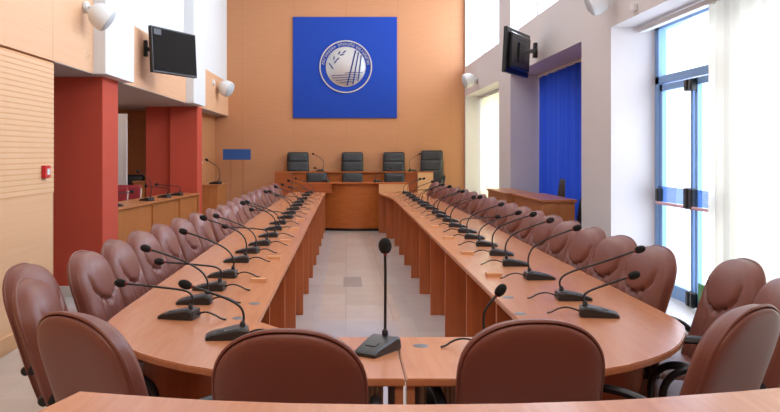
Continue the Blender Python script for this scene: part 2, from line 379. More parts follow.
def make_table(side, label):
    t = thing('conference_table', label, 'table')
    top = MB().prism(table_poly(side), TT-.026, TT)
    bmesh.ops.recalc_face_normals(top.bm, faces=top.bm.faces)
    es = [e for e in top.bm.edges if abs(e.verts[0].co.z-e.verts[1].co.z) < 1e-6]
    bmesh.ops.bevel(top.bm, geom=es, offset=.004, segments=2, affect='EDGES')
    child('tabletop', top, 'table', t)
    mx = (lambda x: x) if side > 0 else (lambda x: .42-x)
    xi = .765 if side > 0 else -.385
    for i, v in enumerate(fins):
        y = v*KY
        a, b = (xi+.006, xi+.26) if side > 0 else (xi-.26, xi-.006)
        if side > 0 and y > 13.1: a -= .14*(y-13.05)/1.5
        child('side_panel', MB().b2(a, b, y-.012, y+.012, .0, TT-.03, .002), 'fin', t)
        y2 = fins[i+1]*KY if i+1 < len(fins) else 15.02
        xm = xi+.2*side
        child('modesty_panel', MB().b2(xm-.009, xm+.009, y+.014, y2-.014, .12, TT-.03), 'fin', t)
    # inner diagonal and front apron
    if side > 0:
        child('modesty_panel', MB().prism([(.545, 3.25), (.755, 3.53), (.74, 3.545), (.53, 3.265)], .02, TT-.03), 'fin', t)
    else:
        child('modesty_panel', MB().prism([(-.165, 3.25), (-.375, 3.53), (-.36, 3.545), (-.15, 3.265)], .02, TT-.03), 'fin', t)
    # recessed curved wooden panel below the rounded corner
    cs = [(x-.13*(x-.5)/1.0, y+.16) for x, y in curve[1:12]]
    outer = [(mx(x), y) for x, y in cs]; inner = [(mx(x-.012), y+.014) for x, y in cs]
    child('corner_panel', MB().prism(outer+inner[::-1], .05, TT-.06), 'fin', t)
    # front posts, mesh panel and steel leg
    s = side
    child('leg', MB().b2(SX+s*.006, SX+s*.033, 2.645, 2.70, 0, TT-.026, .002), 'table', t)
    child('leg', MB().b2(SX+s*.03, SX+s*.055 if s > 0 else SX-.05, 2.75, 2.78, 0, TT-.03), 'greymetal', t)
    x1 = mx(.88)
    lo, hi = sorted((SX+s*.06, x1))
    child('mesh_panel', MB().b2(lo, hi, 2.905, 2.915, .2, TT-.045), 'mesh', t)
    child('front_rail', MB().b2(lo, hi, 2.88, 2.93, TT-.05, TT-.026), 'tvframe', t)
    return t
make_table(-1, 'long beech conference table whose tall panelled side stands toward the parapet gallery')
make_table(1, 'long beech conference table on the window side with rounded corner near glass doors')

# ------------------------------------------------------------------ leather chairs
HW = .222; ZA = .79
def zprof(v):
    return .44+(ZA-.44)*(v/.5) if v < .5 else ZA+(.98-ZA)*math.sin((v-.5)/.5*PI/2)
def halfw(z):
    z = max(z, .44)
    if z < .6: return .19+(HW-.19)*max(0, (z-.44)/.16)**.7
    if z < ZA: return HW
    q = min(1, (z-ZA)/(.98-ZA)); return HW*max(0, 1-q**2.4)**(1/2.4)
def spine(z): return -.165-.175*(max(0, z-.44)/.54)**1.1
def edgef(a, z):
    e = 1-abs(a)**5
    if z > ZA: e *= 1-((z-ZA)/(.98-ZA))**5
    if z < .5: e *= min(1, .4+(z-.44)/.06*.6)
    return max(0, e)
def front(u, v):
    a = 2*u-1; a = math.sin(a*PI/2); z = zprof(v); x = a*halfw(z); y = spine(z)
    d = .02 + .05*edgef(a, z)**.55
    if z < .6: d += .018*math.sin(min(1, (z-.44)/.16)*PI)
    e = math.hypot(x/.148, (z-.86)/.108)
    if e < 1: d += .012*(1-e*e)**.6
    if z < .885 and abs(x) < .16: d -= .02*math.exp(-((e-1.06)/.075)**2)*min(1, (.885-z)/.03)
    if z < .77 and e > 1.05:
        if abs(x) < .085: d -= .006; d += .005*math.cos(x*2*PI/.034)
        d -= .016*math.exp(-((abs(x)-.097)/.012)**2)*(1 if z < .73 else (.77-z)/.04)
    return (x, y+d, z)
def side_strip(m, f, w0, y0):
    pass
def back_front_mesh():
    m = MB(); nu, nv = 45, 45
    gr = m.grid(front, nu, nv)
    # side wall back to the seam
    bord = [gr[j][0] for j in range(nv)] + [gr[nv-1][i] for i in range(1, nu)] + [gr[j][nu-1] for j in range(nv-2, -1, -1)]
    rear = []
    for v in bord:
        rear.append(m.bm.verts.new((v.co.x*1.0, spine(v.co.z)-.012, v.co.z)))
    for k in range(len(bord)-1):
        try: m.bm.faces.new((bord[k], bord[k+1], rear[k+1], rear[k]))
        except ValueError: pass
    bmesh.ops.remove_doubles(m.bm, verts=m.bm.verts, dist=.0004)
    return m.mesh('backrest', 'leather', 60)
def rear_pt(u, v, k=.99):
    a = math.sin((2*u-1)*PI/2); z = zprof(v); x = a*halfw(z)*k
    zz = .44+(z-.44)*.985
    return (x, spine(z)-.016-.026*edgef(a, z)**.5, zz)
def back_rear_mesh():
    m = MB(); nu, nv = 31, 33
    gr = m.grid(lambda u, v: rear_pt(u, v), nu, nv)
    bord = [gr[j][0] for j in range(nv)] + [gr[nv-1][i] for i in range(1, nu)] + [gr[j][nu-1] for j in range(nv-2, -1, -1)]
    rear = [m.bm.verts.new((v.co.x, v.co.y+.014, v.co.z)) for v in bord]
    for k in range(len(bord)-1):
        try: m.bm.faces.new((bord[k], bord[k+1], rear[k+1], rear[k]))
        except ValueError: pass
    bmesh.ops.remove_doubles(m.bm, verts=m.bm.verts, dist=.0004)
    return m.mesh('back_panel', 'leather', 60)
def piping_mesh():
    pts = []
    N = 40
    vs = [i/N for i in range(N+1)]
    for v in vs:
        z = zprof(v); pts.append((-halfw(z)*1.0, spine(z)-.014, z))
    for v in vs[::-1][1:]:
        z = zprof(v); pts.append((halfw(z)*1.0, spine(z)-.014, z))
    q = [pts[0]]
    for p in pts[1:]:
        if (Vector(p)-Vector(q[-1])).length > .006: q.append(p)
    return MB().tube(q, .006, 6).mesh('piping', 'leather', 60)
def arm_pts(s): return [(s*.212, -.2, .56), (s*.234, -.16, .625), (s*.242, -.08, .66), (s*.242, .03, .668), (s*.242, .11, .655), (s*.24, .165, .61), (s*.236, .18, .54), (s*.228, .16, .46), (s*.20, .12, .425)]
def smooth(pts, it=2):
    for _ in range(it):
        q = [pts[0]]
        for a, b in zip(pts, pts[1:]):
            a = Vector(a); b = Vector(b); q += [tuple(a*.75+b*.25), tuple(a*.25+b*.75)]
        q.append(pts[-1]); pts = q
    return pts
CH = {}
CH['backrest'] = back_front_mesh(); CH['back_panel'] = back_rear_mesh(); CH['piping'] = piping_mesh()
CH['seat'] = MB().superell((0, .03, .455), (.218, .235, .055), .45, 28, 12).mesh('seat', 'leather', 60)
for s in (-1, 1): CH['arm', s] = MB().tube(smooth(arm_pts(s)), .02, 8, True, .75).mesh('armrest', 'black', 50)
CH['column'] = MB().lathe([(0, .1), (.028, .1), (.028, .28), (.018, .28), (.018, .385), (.07, .39), (.09, .405), (0, .405)]).mesh('column', 'black')
CH['knob'] = MB().lathe([(0, -.018), (.016, -.018), (.02, -.012), (.02, .012), (.016, .018), (0, .018)], (0, 0, 0), 14, Matrix.Rotation(PI/2, 4, 'Y')).mesh('recline_knob', 'black')
CH['leg'] = MB().tube([(.02, 0, .115), (.12, 0, .11), (.24, 0, .075)], [.026, .022, .016], 8).mesh('leg', 'black')
CH['caster'] = MB().lathe([(0, -.02), (.022, -.02), (.027, -.014), (.027, .014), (.022, .02), (0, .02)], (.24, 0, .029), 14, Matrix.Rotation(PI/2, 4, 'X')).tube([(.24, 0, .04), (.24, 0, .07)], .009, 6).mesh('caster', 'black')
def conf_chair(name, label, group, meshes=CH):
    t = thing(name, label, 'chair', group=group)
    for k in ('backrest', 'back_panel', 'piping', 'seat', 'column'): obj(k, meshes[k], t)
    for s in (-1, 1): obj('armrest', meshes['arm', s], t)
    obj('recline_knob', meshes['knob'], t, (.185, -.235, .56)); 
    for k in range(5):
        a = 2*PI*k/5+PI/2
        l = obj('leg', meshes['leg'], t, rot=(0, 0, a)); obj('caster', meshes['caster'], l)
    return t
GRP = 'brown leather chairs around the conference tables'
proto = None
def put_chair(tx, ty, deg, label, scale=1.0):
    """tx, ty: where the top of the backrest stands; deg: heading from +y"""
    global proto
    a = math.radians(deg); off = Vector((-math.sin(a), math.cos(a)))*.33*scale
    loc = (tx+off.x, ty+off.y, 0)
    if proto is None:
        proto = conf_chair('conference_chair', label, GRP); proto.location = loc; proto.rotation_euler = (0, 0, a); proto.scale = (scale,)*3; return proto
    return copy_tree(proto, loc, (0, 0, a), label, scale)
put_chair(.565, 2.40, 2, 'brown leather chair seen from behind at table front below the single short-neck microphone')
put_chair(-.165, 2.27, -3, 'brown leather chair seen from behind at table front, beside the tall upright microphone')
put_chair(-.85, 2.5, -36, 'brown leather chair seen from behind at the rounded table corner nearest the maple wall')
put_chair(-1.25, 3.14, -80, 'brown leather chair turned sideways right behind the nearest corner chair on the maple wall side')
put_chair(-1.44, 3.57, -92, 'brown leather chair standing furthest out toward the ribbed maple wall, overlapped by another')
put_chair(1.33, 2.62, 38, 'brown leather chair seen from behind at picture edge on the sheer curtain side')
put_chair(1.76, 3.17, 76, 'brown leather chair half cut off by picture edge before the sheer curtain')
put_chair(1.86, 3.74, 90, 'brown leather chair with visible oval headrest in front of the sheer curtain at table corner')
LROW = [(-1.3, 4.05), (-1.3, 4.57), (-1.29, 5.09), (-1.28, 5.6), (-1.25, 6.12), (-1.22, 6.64), (-1.18, 7.16), (-1.16, 7.68), (-1.16, 8.25), (-1.18, 8.9), (-1.19, 9.6), (-1.2, 10.3), (-1.2, 11.0), (-1.18, 11.85), (-1.15, 12.5), (-1.14, 13.1)]
RROW = [(1.66, 4.27), (1.65, 4.8), (1.65, 5.33), (1.65, 5.86), (1.65, 6.38), (1.65, 6.9), (1.65, 7.43), (1.65, 7.95), (1.65, 8.48), (1.65, 9.05), (1.65, 9.7), (1.64, 10.35), (1.63, 10.95), (1.62, 11.65), (1.6, 12.4), (1.57, 13.1), (1.55, 13.8)]
for i, (x, y) in enumerate(LROW):
    put_chair(x-.03, y, -90-random.uniform(0, 8), 'brown leather chair, %s of the gallery side row counted from the near corner' % ORD[i])
for i, (x, y) in enumerate(RROW):
    put_chair(x, y, 90+random.uniform(3, 10), 'brown leather chair, %s of the window side row counted from the near corner' % ORD[i])

# ------------------------------------------------------------------ microphones
MC = {}
def base_mesh():
    m = MB()
    prof = [(-.085, .008), (-.08, .04), (-.055, .047), (-.03, .044), (.07, .022), (.088, .012), (.088, .0), (-.08, .0)]
    n = len(prof)
    rows = []
    for yy, k, dz in ((-.052, .94, .82), (-.044, 1, 1), (.044, 1, 1), (.052, .94, .82)):
        rows.append([m.bm.verts.new((x*k, yy*(1-.18*(x > .03)), z*dz)) for x, z in prof])
    for a, b in zip(rows, rows[1:]):
        for k in range(n): m.bm.faces.new((a[k], a[(k+1) % n], b[(k+1) % n], b[k]))
    m.bm.faces.new(rows[0]); m.bm.faces.new(rows[-1][::-1])
    return m.mesh('base', 'micbase', 30)
MC['base'] = base_mesh()
MC['button'] = MB().box((.03, 0, .0315), (.03, .04, .004), .001, Matrix.Rotation(.215, 4, 'Y')).mesh('button_plate', 'greybtn')
MC['cable'] = MB().tube(smooth([(-.08, 0, .018), (-.11, .0, .03), (-.14, .012, .034), (-.18, .02, .022), (-.205, .015, .006), (-.225, .01, .004)]), .0042, 6).mesh('cable', 'black', 60)
def neck(pts, hr=.0185):
    p = smooth(pts, 3); m = MB().tube(p, [.0052+.0012*(i < 4) for i in range(len(p))], 7)
    m.lathe([(0, 0), (.011, 0), (.011, .02), (.006, .028), (0, .028)], pts[0], 10)
    e = Vector(pts[-1]); d = (e-Vector(pts[-2])).normalized(); q = d.to_track_quat('Z', 'Y').to_matrix().to_4x4()
    h = MB().lathe([(0, -.012), (hr*.62, -.010), (hr*.92, .0), (hr*1.03, .012), (hr*.98, .024), (hr*.75, .035), (hr*.4, .041), (0, .043)], tuple(e), 16, q)
    r = MB().lathe([(0, -.017), (.0075, -.017), (.0075, -.009), (0, -.009)], tuple(e), 12, q)
    return m.mesh('gooseneck', 'black', 60), h.mesh('windscreen', 'foam', 60), r.mesh('light_ring', 'redled', 60)
NECKS = [neck([(-.058, 0, .04), (-.07, 0, .13), (-.03, 0, .2), (.08, 0, .25), (.21, 0, .295)]),
         neck([(-.058, .01, .04), (-.072, .01, .09), (-.05, .01, .125), (.05, .015, .135), (.26, .02, .15)]),
         neck([(-.058, -.01, .04), (-.065, -.01, .11), (-.02, -.01, .17), (.1, -.012, .225), (.23, -.015, .265)]),
         neck([(-.058, 0, .04), (-.06, 0, .15), (-.061, 0, .25), (-.058, 0, .345)], .023),
         neck([(-.058, 0, .04), (-.062, 0, .1), (-.058, 0, .14), (-.03, -.004, .175), (-.005, -.006, .205)]),
         neck([(-.058, 0, .04), (-.085, 0, .14), (-.06, 0, .24), (.03, 0, .30), (.13, 0, .35)]),
         neck([(-.058, 0, .04), (-.07, 0, .09), (-.03, 0, .12), (.14, 0, .185)]),
         neck([(-.058, 0, .04), (-.072, 0, .1), (-.02, 0, .14), (.12, 0, .18), (.32, 0, .25)]),
         neck([(-.058, 0, .04), (-.066, 0, .1), (-.035, 0, .14), (.06, 0, .18), (.155, 0, .212)])]
def mic(x, y, z, deg, kind, label, group, scale=1.0, cable=True):
    t = thing('gooseneck_microphone', label, 'microphone', (x, y, z), math.radians(deg), group, scale)
    obj('base', MC['base'], t); obj('button_plate', MC['button'], t)
    if cable: obj('cable', MC['cable'], t)
    for n, me in zip(('gooseneck', 'windscreen', 'light_ring'), NECKS[kind]): obj(n, me, t)
    return t
GM = 'gooseneck microphones on the conference tables'
mic(-.472, 3.2, TT, 186, 8, 'black gooseneck microphone at the maple side corner just behind the front chairs', GM)
LM = [3.59, 3.94, 4.33, 4.77, 5.43, 5.93, 6.42, 7.05, 7.68, 8.32, 9.05, 9.7, 10.42, 11.16, 11.9, 12.74, 13.8, 14.7]
lk = [1, 2, 1, 2, 0, 2, 1, 0, 2, 1, 0, 2, 0, 1, 2, 0, 1, 2]
for i, y in enumerate(LM):
    mic(-.735+random.uniform(-.015, .015)+(.04 if i > 5 else 0), y, TT, 180+random.uniform(-12, 8), lk[i], 'black gooseneck microphone, %s along the gallery side table counted from the near corner' % ORD[i], GM)
RM = [3.63, 4.04, 4.7, 5.26, 5.79, 6.36, 6.9, 7.43, 8.0, 8.63, 9.2, 9.76, 10.5, 11.1, 11.7, 12.35, 13.05, 13.8, 14.6]
rk = [6, 7, 0, 0, 0, 2, 0, 1, 0, 2, 0, 2, 0, 0, 2, 0, 1, 0, 2]
for i, y in enumerate(RM):
    mic((1.14 if i < 2 else 1.12)+random.uniform(-.015, .015), y, TT, random.uniform(-14, 4), rk[i], 'black gooseneck microphone, %s along the window side table counted from the near corner' % ORD[i], GM)
mic(.115, 2.98, TT, 238, 3, 'black microphone with tall straight neck in the middle of the table front', GM, 1.08, False)
mic(.585, 3.06, TT, 8, 4, 'black microphone with short bent neck half hidden behind a front chair', GM, 1.0)
# cable outlets
BX = MB().extrude_y([(-.035, 0), (.035, 0), (.03, .022), (.008, .024), (.004, .012), (-.004, .012), (-.008, .024), (-.03, .022)], -.045, .045).mesh('cable_outlet_box', 'boxwood')
GR = MB().lathe([(0, .004), (.018, .004), (.026, .002), (.03, 0)], n=18).mesh('cable_grommet', 'greymetal')
for i, v in enumerate([4.59, 5.58, 6.63, 7.7, 8.8, 9.9, 11.0]):
    obj('cable_outlet_box', BX, None, (-.50, v, TT), (0, 0, PI/2), label='small wooden cable outlet box, %s along the gallery side table inner edge' % ORD[i], category='outlet box', group='wooden cable outlet boxes')
for i, v in enumerate([4.8, 5.85, 6.9, 7.95, 9.0, 10.1]):
    obj('cable_outlet_box', BX, None, (.885, v, TT), (0, 0, PI/2), label='small wooden cable outlet box, %s along the window side table inner edge' % ORD[i], category='outlet box', group='wooden cable outlet boxes')
for x, y, l in ((.287, 3.07, 'grey oval cable grommet beside the tall upright microphone'), (.80, 3.68, 'grey cable grommet at the inner corner of the window side table'), (.83, 4.1, 'grey cable grommet in the window side table, second from the near corner'), (-.48, 3.58, 'grey cable grommet at the inner corner of the gallery side table'), (-.45, 3.93, 'grey cable grommet in the gallery side table, second from near corner')):
    obj('cable_grommet', GR, None, (x, y, TT), label=l, category='cable grommet', group='cable grommets in the tables')

# ------------------------------------------------------------------ foreground desk
t = thing('presenter_desk', 'pale beech desk top crossing the bottom edge of the view', 'desk')
edge = [(-.65, 1.951), (-.52, 1.917), (-.4, 1.892), (-.314, 1.876), (-.13, 1.855), (.055, 1.846), (.17, 1.844), (.38, 1.852), (.594, 1.872), (.72, 1.893), (.825, 1.918), (.95, 1.945), (1.07, 1.977), (1.3, 2.045), (1.55, 2.125)]
dp = MB().prism(edge+[(1.75, 1.2), (-.9, 1.1)], .872, .9)
bmesh.ops.bevel(dp.bm, geom=[e for e in dp.bm.edges if abs(e.verts[0].co.z-e.verts[1].co.z) < 1e-6], offset=.004, segments=2, affect='EDGES')
child('tabletop', dp, 'table', t)
child('front_panel', MB().prism([(x*.95+.02, y-.07) for x, y in edge]+[(x*.95+.02, y-.09) for x, y in edge[::-1]], .02, .872), 'fin', t)
for x, y in ((-.62, 1.86), (1.5, 2.0)): child('side_panel', MB().b2(x-.015, x+.015, 1.2, y, 0, .872), 'fin', t)

# ------------------------------------------------------------------ podium
PY = 15.26
t = thing('podium_counter', 'low cherry wood counter with bulging curved centre between the table ends', 'podium')
arc = [(-.42+1.26*i/24, PY+.02-.13*math.sin(PI*i/24)) for i in range(25)]
child('curved_front', MB().prism(arc+[(x, y+.03) for x, y in arc[::-1]], .05, .9), 'podium', t)
child('plinth', MB().prism([(x*.98+.005, y+.03) for x, y in arc]+[(x*.98+.005, y+.06) for x, y in arc[::-1]], 0, .06), 'tvframe', t)
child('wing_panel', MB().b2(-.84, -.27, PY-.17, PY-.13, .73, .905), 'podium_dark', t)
child('wing_panel', MB().b2(.62, 1.18, PY-.17, PY-.13, .73, .905), 'podium_sunlit', t, label='sunlit wing panel')
child('side_panel', MB().b2(-.84, -.8, PY-.13, PY+.2, 0, .9), 'podium', t); child('side_panel', MB().b2(1.14, 1.18, PY-.13, PY+.2, 0, .9), 'podium', t)
child('countertop', MB().prism([(-.85, PY-.18), (1.19, PY-.18), (1.19, PY+.22), (-.85, PY+.22)], .9, .92), 'podium', t)
t = thing('dais', 'low raised wooden dais carrying the rear counter and its black chairs', 'dais')
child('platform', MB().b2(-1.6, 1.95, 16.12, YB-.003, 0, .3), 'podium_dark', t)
t = thing('rear_counter', 'longer cherry counter on the dais before the rear row of black chairs', 'counter')
child('front_panel', MB().b2(-1.09, 1.44, 16.2, 16.24, .3, 1.08), 'podium', t)
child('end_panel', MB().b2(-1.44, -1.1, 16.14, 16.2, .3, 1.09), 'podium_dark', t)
child('end_panel', MB().b2(1.45, 1.76, 16.14, 16.2, .3, 1.09), 'podium_sunlit', t, label='sunlit end panel')
child('end_panel', MB().b2(1.2, 1.44, 16.17, 16.2, .3, 1.08), 'podium_dark', t)
child('countertop', MB().b2(-1.45, 1.77, 16.13, 16.4, 1.085, 1.105), 'podium', t)
# black executive chairs
EX = {}
def exq(u, v, f):
    a = math.sin((2*u-1)*PI/2); z = .46+.74*v
    hw = .245-.02*v; q = max(0, (v-.93)/.07); hw *= (1-.14*q**3)
    y = -.2-.1*v**1.2; e = max(0, (1-abs(a)**6)*(1-(max(0, (v-.9)/.1))**4))
    d = (.02+.055*e**.5) if f else (-.02-.02*e**.5)
    if f:
        d -= .014*math.exp(-((v-.72)/.018)**2); d -= .01*math.exp(-((v-.45)/.016)**2)
    return (a*hw, y+d, z)
m = MB(); A = m.grid(lambda u, v: exq(u, v, True), 23, 45)
B = m.grid(lambda u, v: exq(u, v, False), 23, 45)
for k in range(44):
    m.bm.faces.new((A[k][0], A[k+1][0], B[k+1][0], B[k][0])); m.bm.faces.new((A[k][22], A[k+1][22], B[k+1][22], B[k][22]))
for k in range(22): m.bm.faces.new((A[44][k], A[44][k+1], B[44][k+1], B[44][k])); m.bm.faces.new((A[0][k], A[0][k+1], B[0][k+1], B[0][k]))
EX['backrest'] = m.mesh('backrest', 'blackleather', 55)
EX['seat'] = MB().superell((0, .03, .46), (.23, .23, .06), .4, 24, 10).mesh('seat', 'blackleather', 60)
for s in (-1, 1): EX['arm', s] = MB().tube(smooth([(s*.24, -.2, .62), (s*.27, -.1, .68), (s*.27, .08, .68), (s*.265, .16, .6), (s*.22, .14, .44)]), .018, 8).mesh('armrest', 'black', 50)
def exec_chair(x, y, z, deg, label, group, sc=1.0):
    t = thing('executive_chair', label, 'chair', (x, y, z), math.radians(deg), group, sc)
    obj('backrest', EX['backrest'], t); obj('seat', EX['seat'], t); obj('column', CH['column'], t)
    for s in (-1, 1): obj('armrest', EX['arm', s], t)
    for k in range(5): l = obj('leg', CH['leg'], t, rot=(0, 0, 2*PI*k/5+PI/2)); obj('caster', CH['caster'], l)
for i, (x, a, l) in enumerate(((-1.0, 184, 'black high-back chair on the dais at the end nearest the blue sign'), (.135, 180, 'black high-back chair on the dais directly below the emblem'), (1.0, 177, 'black high-back chair on the dais, third from the blue sign end'), (1.78, 172, 'black high-back chair on the dais nearest the windows, standing taller than the rest'))):
    exec_chair(x, 16.68, .3, a, l, 'black chairs on the dais', 1.0 if i < 3 else 1.03)
for x, l in ((-.59, 'lower black chair behind the front counter, below the blue sign end of the dais'), (.13, 'lower black chair in the middle behind the curved front counter'), (.97, 'lower black chair behind the front counter toward the windows')):
    exec_chair(x, 15.78, 0, 180, l, 'black chairs behind the front counter', .9)
GP = 'microphones on the podium counters'
mic(-.53, 16.27, 1.105, 170, 5, 'black gooseneck microphone on the rear counter between the first two chairs', GP, 1, False)
mic(1.36, 16.27, 1.105, 10, 5, 'black gooseneck microphone on the rear counter before the last chair', GP, 1, False)
mic(-.40, PY+.1, .92, 150, 2, 'black gooseneck microphone on the front counter end nearest the gallery', GP, 1, False)
mic(.62, PY+.1, .92, 20, 2, 'black gooseneck microphone on the front counter by the sunlit wing', GP, 1, False)
for x in (-.95, .13, .95):
    one('desk_console', MB().extrude_y([(-.07, 0), (.07, 0), (.065, .03), (-.065, .03)], -.05, .05), 'micbase', 'small black console on the rear counter %s' % {-.95: 'before the blue sign end chair', .13: 'below the emblem', .95: 'before the third chair'}[x], 'console', (x, 16.3, 1.105), (0, 0, 0), 'consoles on the rear counter')

# ------------------------------------------------------------------ blue emblem board
BXc, BZ = -.02, 3.3
t = thing('emblem_board', 'large square royal blue board with round silver emblem on the back wall', 'emblem board')
child('board', MB().b2(-1.128, 1.085, YB-.04, YB-.0015, 2.225, 4.375, .004), 'blue', t)
def ringm(r0, r1, y0, y1, n=64):
    m = MB(); q = []
    for k in range(n):
        c, s = math.cos(2*PI*k/n), math.sin(2*PI*k/n)
        q.append([m.bm.verts.new((r*c, y, r*s)) for r, y in ((r0, y0), (r1, y0), (r1, y1), (r0, y1))])
    for k in range(n):
        a, b = q[k], q[(k+1) % n]
        for i in range(4): m.bm.faces.new((a[i], a[(i+1) % 4], b[(i+1) % 4], b[i]))
    return m
RX = Matrix.Rotation(PI/2, 4, 'X')
EL = (-.005, YB-.04, 3.315)
child('emblem_ring', ringm(.535, .56, -.02, 0), 'silver', t, loc=EL)
child('emblem_ring', ringm(.41, .425, -.016, 0), 'silver', t, loc=EL)
child('emblem_disc', MB().lathe([(0, .04), (.1, .039), (.2, .034), (.3, .027), (.38, .018), (.405, .014), (.41, 0)], (0, 0, 0), 64, RX), 'silver', t, loc=EL)
def leaf(x, z, ang, l=.105, w=.014):
    m = MB(); pts = []
    for k in range(12):
        a = 2*PI*k/12; px, pz = l/2*math.cos(a), w*math.sin(a)*(1-abs(math.cos(a))*.4)
        pts.append((x+px*math.cos(ang)-pz*math.sin(ang), z+px*math.sin(ang)+pz*math.cos(ang)))
    return m.extrude_y(pts, -.05, -.012)
for x, z, a in ((-.14, .29, .95), (-.03, .31, .6), (-.08, .25, .25), (-.25, .18, 1.5), (-.17, .16, .7), (-.22, .1, .85), (-.33, .04, 2.3), (-.29, -.02, 2.3)):
    child('emblem_leaf', leaf(x, z, a), 'blueink', t, loc=EL)
def stripe(x0, z0, x1, z1, w):
    return MB().extrude_y([(x0-w, z0), (x0+w, z0), (x1+w, z1), (x1-w, z1)], -.05, -.012)
for x0, z0, x1, z1, w in ((.03, -.4, .21, .345, .016), (.15, -.375, .27, .30, .014), (.26, -.31, .33, .235, .012)):
    child('emblem_stripe', stripe(x0, z0, x1, z1, w), 'blueink', t, loc=EL)
for z, x0, x1 in ((-.15, -.02, .36), (-.2, -.30, .33), (-.25, -.28, .3), (-.3, -.2, .24), (-.345, -.12, .18)):
    child('emblem_wave', MB().extrude_y([(x0, z), (.1, z+.02), (x1, z+.012), (x1, z+.022), (.1, z+.034), (x0, z+.012)], -.046, -.012), 'blueink', t, loc=EL)
lt = MB(); rnd = random.Random(5)
for a0, a1, n in ((172, 118, 9), (108, 70, 7), (60, 8, 10)):
    for k in range(n):
        a = math.radians(a0+(a1-a0)*k/(n-1)); R = Matrix.Rotation(PI/2-a, 4, 'Y')
        cx, cz = .481*math.cos(a), .481*math.sin(a)
        w = .026
        lt.box((cx-w*.5*math.sin(a), -.008, cz+w*.5*math.cos(a)), (.008, .01, .058), 0, R)
        if rnd.random() < .8: lt.box((cx+w*.5*math.sin(a), -.008, cz-w*.5*math.cos(a)), (.008, .01, .058), 0, R)
        h = rnd.choice((-.024, 0, .024)); lt.box((cx+h*math.cos(a), -.008, cz+h*math.sin(a)), (.026, .01, .009), 0, R)
child('emblem_lettering', lt, 'silver', t, loc=EL)

# ------------------------------------------------------------------ televisions
def tv(label, a, b, ztop, zbot, tilt, wall, back):
    """a, b: the near and far vertical edge (x, y); wall: bracket foot on the wall; back: rear is what the room sees"""
    A = Vector((*a, 0)); B = Vector((*b, 0)); mid = (A+B)/2; w = (B-A).length; h = ztop-zbot
    ang = math.atan2(B.y-A.y, B.x-A.x)
    t = thing('wall_television', label, 'television', (mid.x, mid.y, (ztop+zbot)/2), rot=(tilt, 0, ang))
    # local: x along the screen, -y is the side seen by the camera
    child('frame', MB().b2(-w/2, w/2, -.02, .03, -h/2, h/2, .006), 'tvframe', t)
    if not back:
        child('screen', MB().b2(-w/2+.02, w/2-.02, -.023, -.018, -h/2+.025, h/2-.018), 'screen', t)
        child('corner_sticker', MB().b2(-w/2+.04, -w/2+.18, -.026, -.0225, h/2-.1, h/2-.03), 'greybtn', t)
    else:
        child('rear_cover', MB().b2(-w/2+.08, w/2-.08, -.055, -.018, -h/2+.06, h/2-.05, .015), 'tvframe', t)
        child('maker_strip', MB().b2(-w*.25, w*.22, -.0575, -.054, h/2-.13, h/2-.105), 'greybtn', t)
        child('socket_panel', MB().b2(-w*.12, w*.0, -.0575, -.054, -h/2+.09, -h/2+.13), 'greybtn', t)
    M_ = t.matrix_basis if False else Matrix.LocRotScale(t.location, t.rotation_euler, None)
    wl = M_.inverted() @ Vector(wall); s = -1 if back else 1
    child('mount_plate', MB().b2(-.12, .12, s*.03 if not back else -.07, s*.05 if not back else -.055, -.12, .12, .004), 'black', t)
    child('bracket_arm', MB().tube([(0, s*.05, 0), (wl.x*.5, (wl.y+s*.06)*.5, wl.z*.5), tuple(wl)], .028, 8).box(tuple(wl), (.07, .07, .2), .006, Matrix.Rotation(-ang, 4, 'Z')), 'black', t)
tv('black wall television showing its dark screen above the gallery parapet', (-2.35, 9.63), (-1.97, 10.45), 3.02, 2.455, math.radians(-3), (-2.5, 9.95, 2.78), False)
tv('black wall television seen from the back above the blue curtain recess', (1.9, 9.56), (2.36, 10.39), 3.0, 2.45, math.radians(3), (2.515, 10.6, 2.84), True)

# ------------------------------------------------------------------ loudspeakers and small wall fixtures
def speaker(label, c, r, d, wall, ln=1.15):
    t = thing('wall_speaker', label, 'loudspeaker', c)
    D = Vector(d).normalized(); q = D.to_track_quat('Z', 'Y').to_matrix().to_4x4()
    prof = [(0, -r*ln)]+[(r*math.cos(a), -r*(ln-1)*0+r*ln*math.sin(a)) for a in [(-80+10*k)*PI/180 for k in range(9)]]+[(r*1.0, r*.25), (r*.97, r*.45)]
    child('housing', MB().lathe(prof, (0, 0, 0), 28, q), 'speaker', t)
    child('grille', MB().lathe([(r*.97, r*.42), (r*.94, r*.5), (r*.8, r*.62), (r*.45, r*.74), (0, r*.78)], (0, 0, 0), 28, q), 'grille', t)
    W = Vector(wall)-Vector(c); n = Vector((1 if c[0] < 0 else -1, 0, 0))
    child('bracket', MB().tube(smooth([tuple(W), tuple(W+n*.07), tuple(W*.55+Vector((0, 0, r*.3))), tuple(-D*r*.6)]), r*.14, 8).lathe([(0, 0), (r*.5, 0), (r*.45, .03), (0, .035)], tuple(W), 16, n.to_track_quat('Z', 'Y').to_matrix().to_4x4()), 'speaker', t)
G_S = 'white wall loudspeakers'
speaker('large white round loudspeaker on the maple parapet above the near red pillar', (-2.31, 7.6, 2.77), .125, (.75, .25, -.55), (XL+.005, 7.68, 2.88))
speaker('small white round loudspeaker on the far parapet near the back wall', (-2.31, 15.5, 2.73), .155, (.75, -.2, -.4), (XL+.005, 15.75, 2.74))
speaker('white loudspeaker on the grey wall above the cream curtain recess', (2.33, 15.3, 2.87), .135, (-.9, -.1, -.25), (XR-.005, 15.4, 2.88))
speaker('large white loudspeaker on the grey pillar beside the door recess', (2.34, 7.5, 2.9), .125, (-.85, .25, -.4), (XR-.005, 7.85, 2.95))
